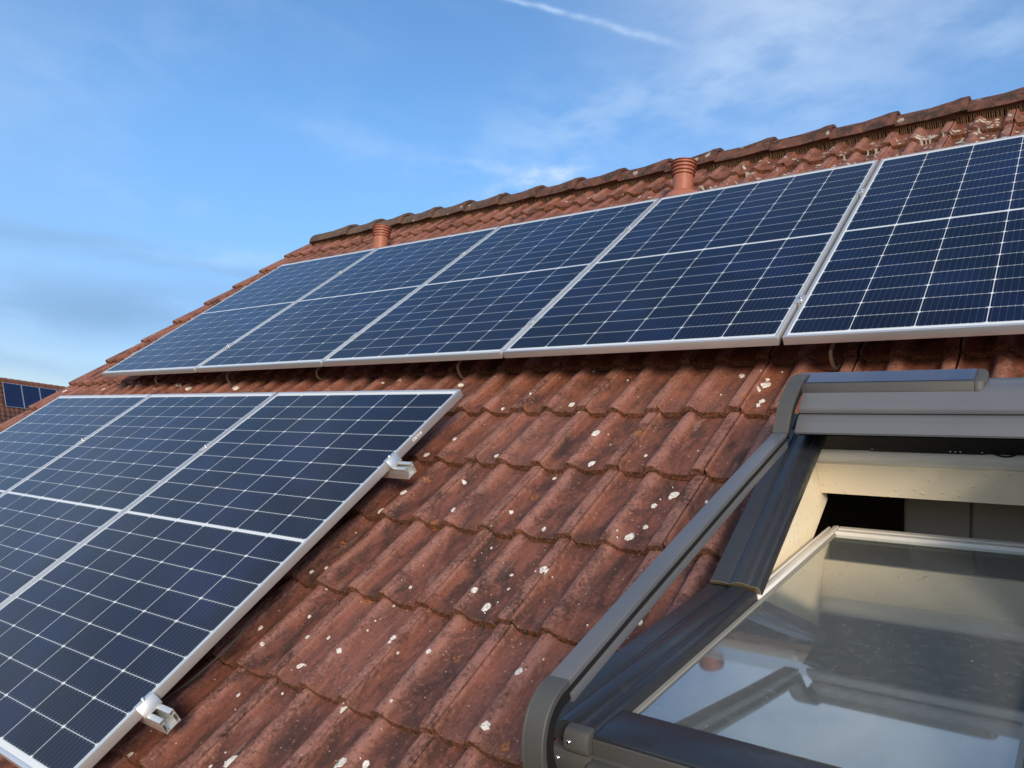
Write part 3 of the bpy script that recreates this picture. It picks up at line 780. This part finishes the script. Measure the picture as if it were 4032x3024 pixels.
# sash
sash = bpy.data.objects.new('sash', None); COL.objects.link(sash); sash.parent = win
def part(mb, name, mat, bevel=0): return mb.build(name, mat, sash, bevel=bevel)
for u0, fl in ((4.717, False), (UR, True)):
    m = MB(fs); m.prism(cover(u0, fl, -.001, .030), .012, .690, 1); part(m, 'side_cover', M_DARK, .0008)
    x = lambda a: u0 + a if not fl else u0 - a
    m = MB(fs); m.box(min(x(.02), x(.0955)), max(x(.02), x(.0955)), .02, .62, -.060, -.0315); part(m, 'lower_stile', M_WHITE)
    pr = [(.078, -.062), (.078, -.026), (.082, -.0185), (.086, -.0175), (.089, -.0225), (.093, -.0225), (.096, -.0155), (.101, -.0135), (.110, -.0135), (.1135, -.017), (.1155, -.0235), (.1155, -.062)]
    m = MB(fs); m.prism([(x(a), b) for a, b in pr], -.640, .006, 1); part(m, 'upper_stile', M_WHITE, .0006)
m = MB(fs); m.prism([(-.6405, -.062), (-.6405, -.018), (-.636, -.0135), (-.612, -.0135), (-.609, -.0175), (-.604, -.0175), (-.600, -.0140), (-.580, -.0140), (-.5765, -.0235), (-.5765, -.062)], 4.8335, UR - .1165, 0); part(m, 'top_rail', M_WHITE, .0006)
m = MB(fs); m.prism([(.598, -.064), (.598, -.014), (.604, -.006), (.612, -.004), (.694, -.004), (.697, -.0055), (.697, -.064)], 4.8305, UR - .1135, 0); part(m, 'bottom_rail', M_DARK, .0008)
m = MB(fs); m.prism([(.6975, -.0085), (.7005, -.010), (.699, -.034), (.702, -.037), (.716, -.038), (.721, -.041), (.722, -.050), (.7205, -.064), (.6975, -.064)], 4.8305, UR - .1135, 0); part(m, 'rail_front', M_CAP, .0006)
m = MB(fs); m.prism([(.640, -.0645), (.7215, -.0645), (.724, -.0655), (.7245, -.080), (.640, -.080)], 4.762, UR - .05, 0); part(m, 'drip_edge', M_CAP, .001)
m = MB(fs); m.box(4.764, 4.8300, .6915, .711, -.064, -.0315); br = part(m, 'corner_bracket', M_CAP, .003)
m = MB(fs); m.prism([(.6905, -.0312), (.7125, -.0312), (.716, -.024), (.714, -.008), (.708, .002), (.6905, .005)], 4.788, 4.8300, 0); part(m, 'corner_cap', M_CAP, .003)
m = MB(fs)
for uu, nn in ((4.775, -.046), (4.799, -.014)): m.lathe([(.0034, 0), (.0034, .0015), (.0022, .0028)], sash_f(uu, .7125, nn) if False else (uu, .711 if nn < -.03 else .7145, nn), (0, 1, 0), n=12)
part(m, 'screws', M_STEEL)
m = MB(fs); m.box(4.8285, UR - .1115, -.574, .604, -.0262, -.0222); part(m, 'glass_pane', M_GLASS)
m = MB(fs)
for a, b in ((4.8305, 4.8385), (UR - .1215, UR - .1135)): m.box(a, b, -.572, .600, -.0221, -.0195)
part(m, 'glass_seal', material('grey_seal', (.30, .29, .26), .5))

# ------------------------------------------------------------ roller shutter on the roof window
sb = (4.74, -.30, -.12)
shut = thing('roller_shutter', 'grey roller shutter case with a solar strip and guide rail arms over the roof window', 'roller shutter', sb); fr = rel(sb)
m = MB(fr); m.prism([(-.300, -.155), (-.3707, .0378), (-.3802, .0578), (-.3981, .0729), (-.4688, .0974), (-.4961, .0918), (-.5188, .0818), (-.5291, .0806), (-.5367, .0772), (-.5409, .071), (-.5414, .0644), (-.5348, .0588), (-.5159, .0569), (-.482, .0378), (-.40, -.155)], 4.8046, 5.62, 0, True)
m.build('case', M_GREY, shut, auto=40)
m = MB(fr); m.prism([(-.5113, .0559), (-.5423, .0601), (-.5536, .0593), (-.566, .0574), (-.568, .055), (-.5692, .0555), (-.5711, .055), (-.5932, .0461), (-.5966, .0432), (-.5966, .038), (-.5914, .0352), (-.5254, .0314), (-.5113, .0314)], 4.8027, 5.60, 0, True)
m.build('bottom_slat', M_GREY, shut, auto=30)
m = MB(fr); m.prism([(-.5159, .0305), (-.5782, .0305), (-.5858, .0271), (-.5744, .0258), (-.5159, .0263)], 4.8066, 5.60, 0); m.build('slat_seal', M_BLACK, shut)
# solar strip housing
SP = [(-.384, .0804), (-.3883, .0931), (-.4707, .1111), (-.4749, .1102), (-.4891, .0941), (-.4881, .0894), (-.4825, .0865), (-.4123, .0762)]
m = MB(fr); m.prism(SP, 4.7763, 5.193, 0); hs = m.build('strip_housing', M_CAP, shut, bevel=.0012)
m = MB(fr); m.prism([(-.3915, .0944), (-.4688, .1112), (-.4688, .1126), (-.3915, .0959)], 4.781, 5.191, 0); m.build('solar_strip', M_PV, hs)
m = MB(fr)
rings = []
for uu, k in ((5.1935, 1.03), (5.203, 1.0), (5.211, .88), (5.2155, .6)):
    rings.append([m.pt((uu, -.4359 + (a + .4359) * k, .0899 + (b - .0899) * k)) for a, b in SP])
for r0, r1 in zip(rings, rings[1:]):
    for j in range(8): m.face((r0[j], r0[(j + 1) % 8], r1[(j + 1) % 8], r1[j]))
m.face(rings[0][::-1]); m.face(rings[-1]); m.build('end_cap', M_CAP, shut, bevel=.0012)
SECT = [(0, 0), (.0015, .0012), (.034, .0012), (.0355, 0), (.0355, -.0090), (.012, -.0095), (.012, -.022), (.0345, -.0225), (.0345, -.038), (0, -.038)]
SECT_C = [(-.0012, -.001), (.0002, .0018), (.0028, .0018), (.0036, .0010), (.0345, .0016), (.0362, 0), (.0362, -.0085), (.009, -.0095), (.009, -.034), (-.0012, -.034)]
SLOT = [(.0125, -.0100), (.0325, -.0098), (.0325, -.0215), (.0125, -.0215)]; SLOT_C = [(.0095, -.0097), (.0330, -.0093), (.0330, -.031), (.0095, -.031)]
def resample(p, k=5):
    Q = []
    for i in range(len(p) - 1):
        p0, p1, p2, p3 = p[max(i - 1, 0)], p[i], p[i + 1], p[min(i + 2, len(p) - 1)]
        for j in range(k):
            t = j / k; Q.append(tuple(.5 * (2 * b + (c - a) * t + (2 * a - 5 * b + 4 * c - d) * t * t + (-a + 3 * b - 3 * c + d) * t ** 3) for a, b, c, d in zip(p0, p1, p2, p3)))
    Q.append(p[-1]); return Q
TOPE = [(-.3589, .0181), (-.3764, .0673), (-.3944, .091), (-.4311, .1092), (-.4811, .120), (-.5443, .119), (-.5858, .1115), (-.6196, .0969), (-.6536, .0804)]
BOTE = [(-1.6623, .3387), (-1.6858, .3449), (-1.7075, .3449), (-1.7291, .3387), (-1.7471, .3265), (-1.7612, .3104), (-1.7716, .2916), (-1.7782, .269), (-1.781, .2388), (-1.781, .1723)]
for side in (0, 1):
    U = 4.7693 if side == 0 else 5.430
    fl = lambda s: [(U + a, b) for a, b in s] if side == 0 else [(U - a, b) for a, b in reversed(s)]
    m = MB(fr); m.sweep([(-.6545, .0799), (-.9336, .1544), (-1.4388, .2835), (-1.6613, .3383)], fl(SECT), smooth=False); g_ = m.build('guide_rail', M_GREY, shut, bevel=.0006)
    m = MB(fr); m.sweep([(-.6545, .0799), (-.9336, .1544), (-1.4388, .2835), (-1.6613, .3383)], fl(SLOT), smooth=False); m.build('slot_brush', M_BLACK, g_)
    for nm, pth in (('hinge_elbow', TOPE), ('end_elbow', BOTE)):
        m = MB(fr); m.sweep(resample(pth), fl(SECT_C)); m.build(nm, M_CAP, g_, auto=30)
        m = MB(fr); m.sweep(resample(pth), fl(SLOT_C)); m.build('slot_brush', M_BLACK, g_, auto=30)

# ------------------------------------------------------------ things inside
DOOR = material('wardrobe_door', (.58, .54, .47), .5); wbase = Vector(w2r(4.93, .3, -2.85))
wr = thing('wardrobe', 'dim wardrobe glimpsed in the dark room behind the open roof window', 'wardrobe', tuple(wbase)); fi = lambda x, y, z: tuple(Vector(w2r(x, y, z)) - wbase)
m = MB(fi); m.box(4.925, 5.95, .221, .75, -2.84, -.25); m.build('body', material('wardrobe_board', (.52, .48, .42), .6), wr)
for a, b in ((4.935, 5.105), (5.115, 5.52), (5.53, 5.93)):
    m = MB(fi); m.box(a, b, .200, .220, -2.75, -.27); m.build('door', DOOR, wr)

# ------------------------------------------------------------ neighbouring house far on the left
NB = Vector((-49.4974, 17.3056, 1.8607)); PSI, PIT = 1.7068, 1.0675
ax = Vector((cos(PSI), sin(PSI), 0)); up = Vector((-sin(PSI) * cos(PIT), cos(PSI) * cos(PIT), sin(PIT))); nn = ax.cross(up)
if nn.z < 0: nn = -nn
MN = Matrix.Translation((0, 0, Z0)) @ Matrix.Translation(NB) @ Matrix((ax, up, ax.cross(up))).transposed().to_4x4()
nh = thing('neighbouring_house', 'distant house with brown tiled roof and solar panels beyond the verge at the left', 'house', m=MN)
sg = 1 if ax.cross(up).z > 0 else -1
def f_ntile(g, b, o):
    x, y, z = g.xyz(o); fy = (y / .335).fract(); fx = (x / .30).fract()
    n = g.noise(o, 2.2, 5, .6); r = g.noise(g.map(o, (3.3, 3, 1)), 1, 1)
    c = g.mix(g.smooth(n, .35, .65), (.070, .038, .028), (.165, .070, .047)); c = g.mix(g.smooth(y, 1.70, 1.9) * .5, c, (.30, .12, .085))
    c = g.mix(g.smooth(r, .4, .7) * .4, c, (.10, .045, .032))
    g.put(b.inputs['Base Color'], c)
M_NT = material('neighbour_tiles', rough=.85, fn=f_ntile)
m = MB(); rows = []
RT = 2.02
for k in range(22):          # stepped, rolled courses
    y1 = RT - k * .335; y0 = y1 - .335; n = 150
    a = []; b = []
    for j in range(n + 1):
        x = -9 + j * .15; rl = .022 * (1 if j % 2 else -1)
        a.append(m.pt((x, y1, sg * (-.10 + rl)))); b.append(m.pt((x, y0, sg * (-.06 + rl))))
    c = [m.pt((m.v[q][0], m.v[q][1] + .02, m.v[q][2] - sg * .09)) for q in b]
    for j in range(n): m.face((a[j], a[j + 1], b[j + 1], b[j])); m.face((b[j], b[j + 1], c[j + 1], c[j]))
m.build('roof', M_NT, nh)
for k in range(34):
    m = MB(); r = .13; n = 8; rr = []
    for x in (-6 + k * .42, -6 + k * .42 + .40):
        r_ = r + (.02 if x > -6 + k * .42 + .1 else 0)
        rr.append([m.pt((x, RT - .06 + r_ * .9 * sin(pi * j / n) * .55 - r_ * cos(pi * j / n) * .8, sg * (-.10 + r_ * sin(pi * j / n)))) for j in range(n + 1)])
    for j in range(n): m.face((rr[0][j], rr[0][j + 1], rr[1][j + 1], rr[1][j]), True)
    for q in rr: m.face(q)
    m.build('ridge_tile', M_NT, nh)
inv = MN.inverted()
m = MB(lambda x, y, z: tuple(inv @ (Matrix.Translation((0, 0, Z0)) @ (NB + Vector((x * ax.x - y * ax.y, x * ax.y + y * ax.x, z))))))
side = 1 if (MN.to_3x3() @ Vector((0, 1, 0))).dot(Vector((-ax.y, ax.x, 0))) > 0 else -1
zb = -Z0 - NB.z
m.box(-8.8, 13.3, side * -1.6, side * 3.4, zb, -3.9)
m.build('wall', M_BRICK, nh)
def f_nv(g, b, o): pass
npanel = bpy.data.objects.new('solar_panel', None); COL.objects.link(npanel)
m = MB(); lip = .022
for a in ((0, lip, 0, PH), (PW - lip, PW, 0, PH), (lip, PW - lip, 0, lip), (lip, PW - lip, PH - lip, PH)): m.box(*a, -.03, 0)
m.build('frame', M_ALU, npanel)
m = MB(); m.box(lip, PW - lip, lip, PH - lip, -.02, -.004); m.build('cell_sheet', material('far_solar_cells', (.014, .026, .075), .22, 0, .4), npanel)
NL = ['leftmost of the far solar panels on the neighbouring roof', 'second far solar panel from the left on the neighbouring roof', 'third far solar panel from the left on the neighbouring roof', 'far solar panel on the neighbouring roof nearly hidden behind the verge']
for i in range(4):
    o = npanel if i == 0 else dup(npanel)
    o.matrix_world = MN @ Matrix.Translation((i * (PW + .02), 0, 0)) @ (Matrix.Identity(4) if sg > 0 else Matrix.Diagonal((1, 1, -1, 1)))
    tag(o, NL[i], 'solar panel', 'solar panels on the neighbouring roof')
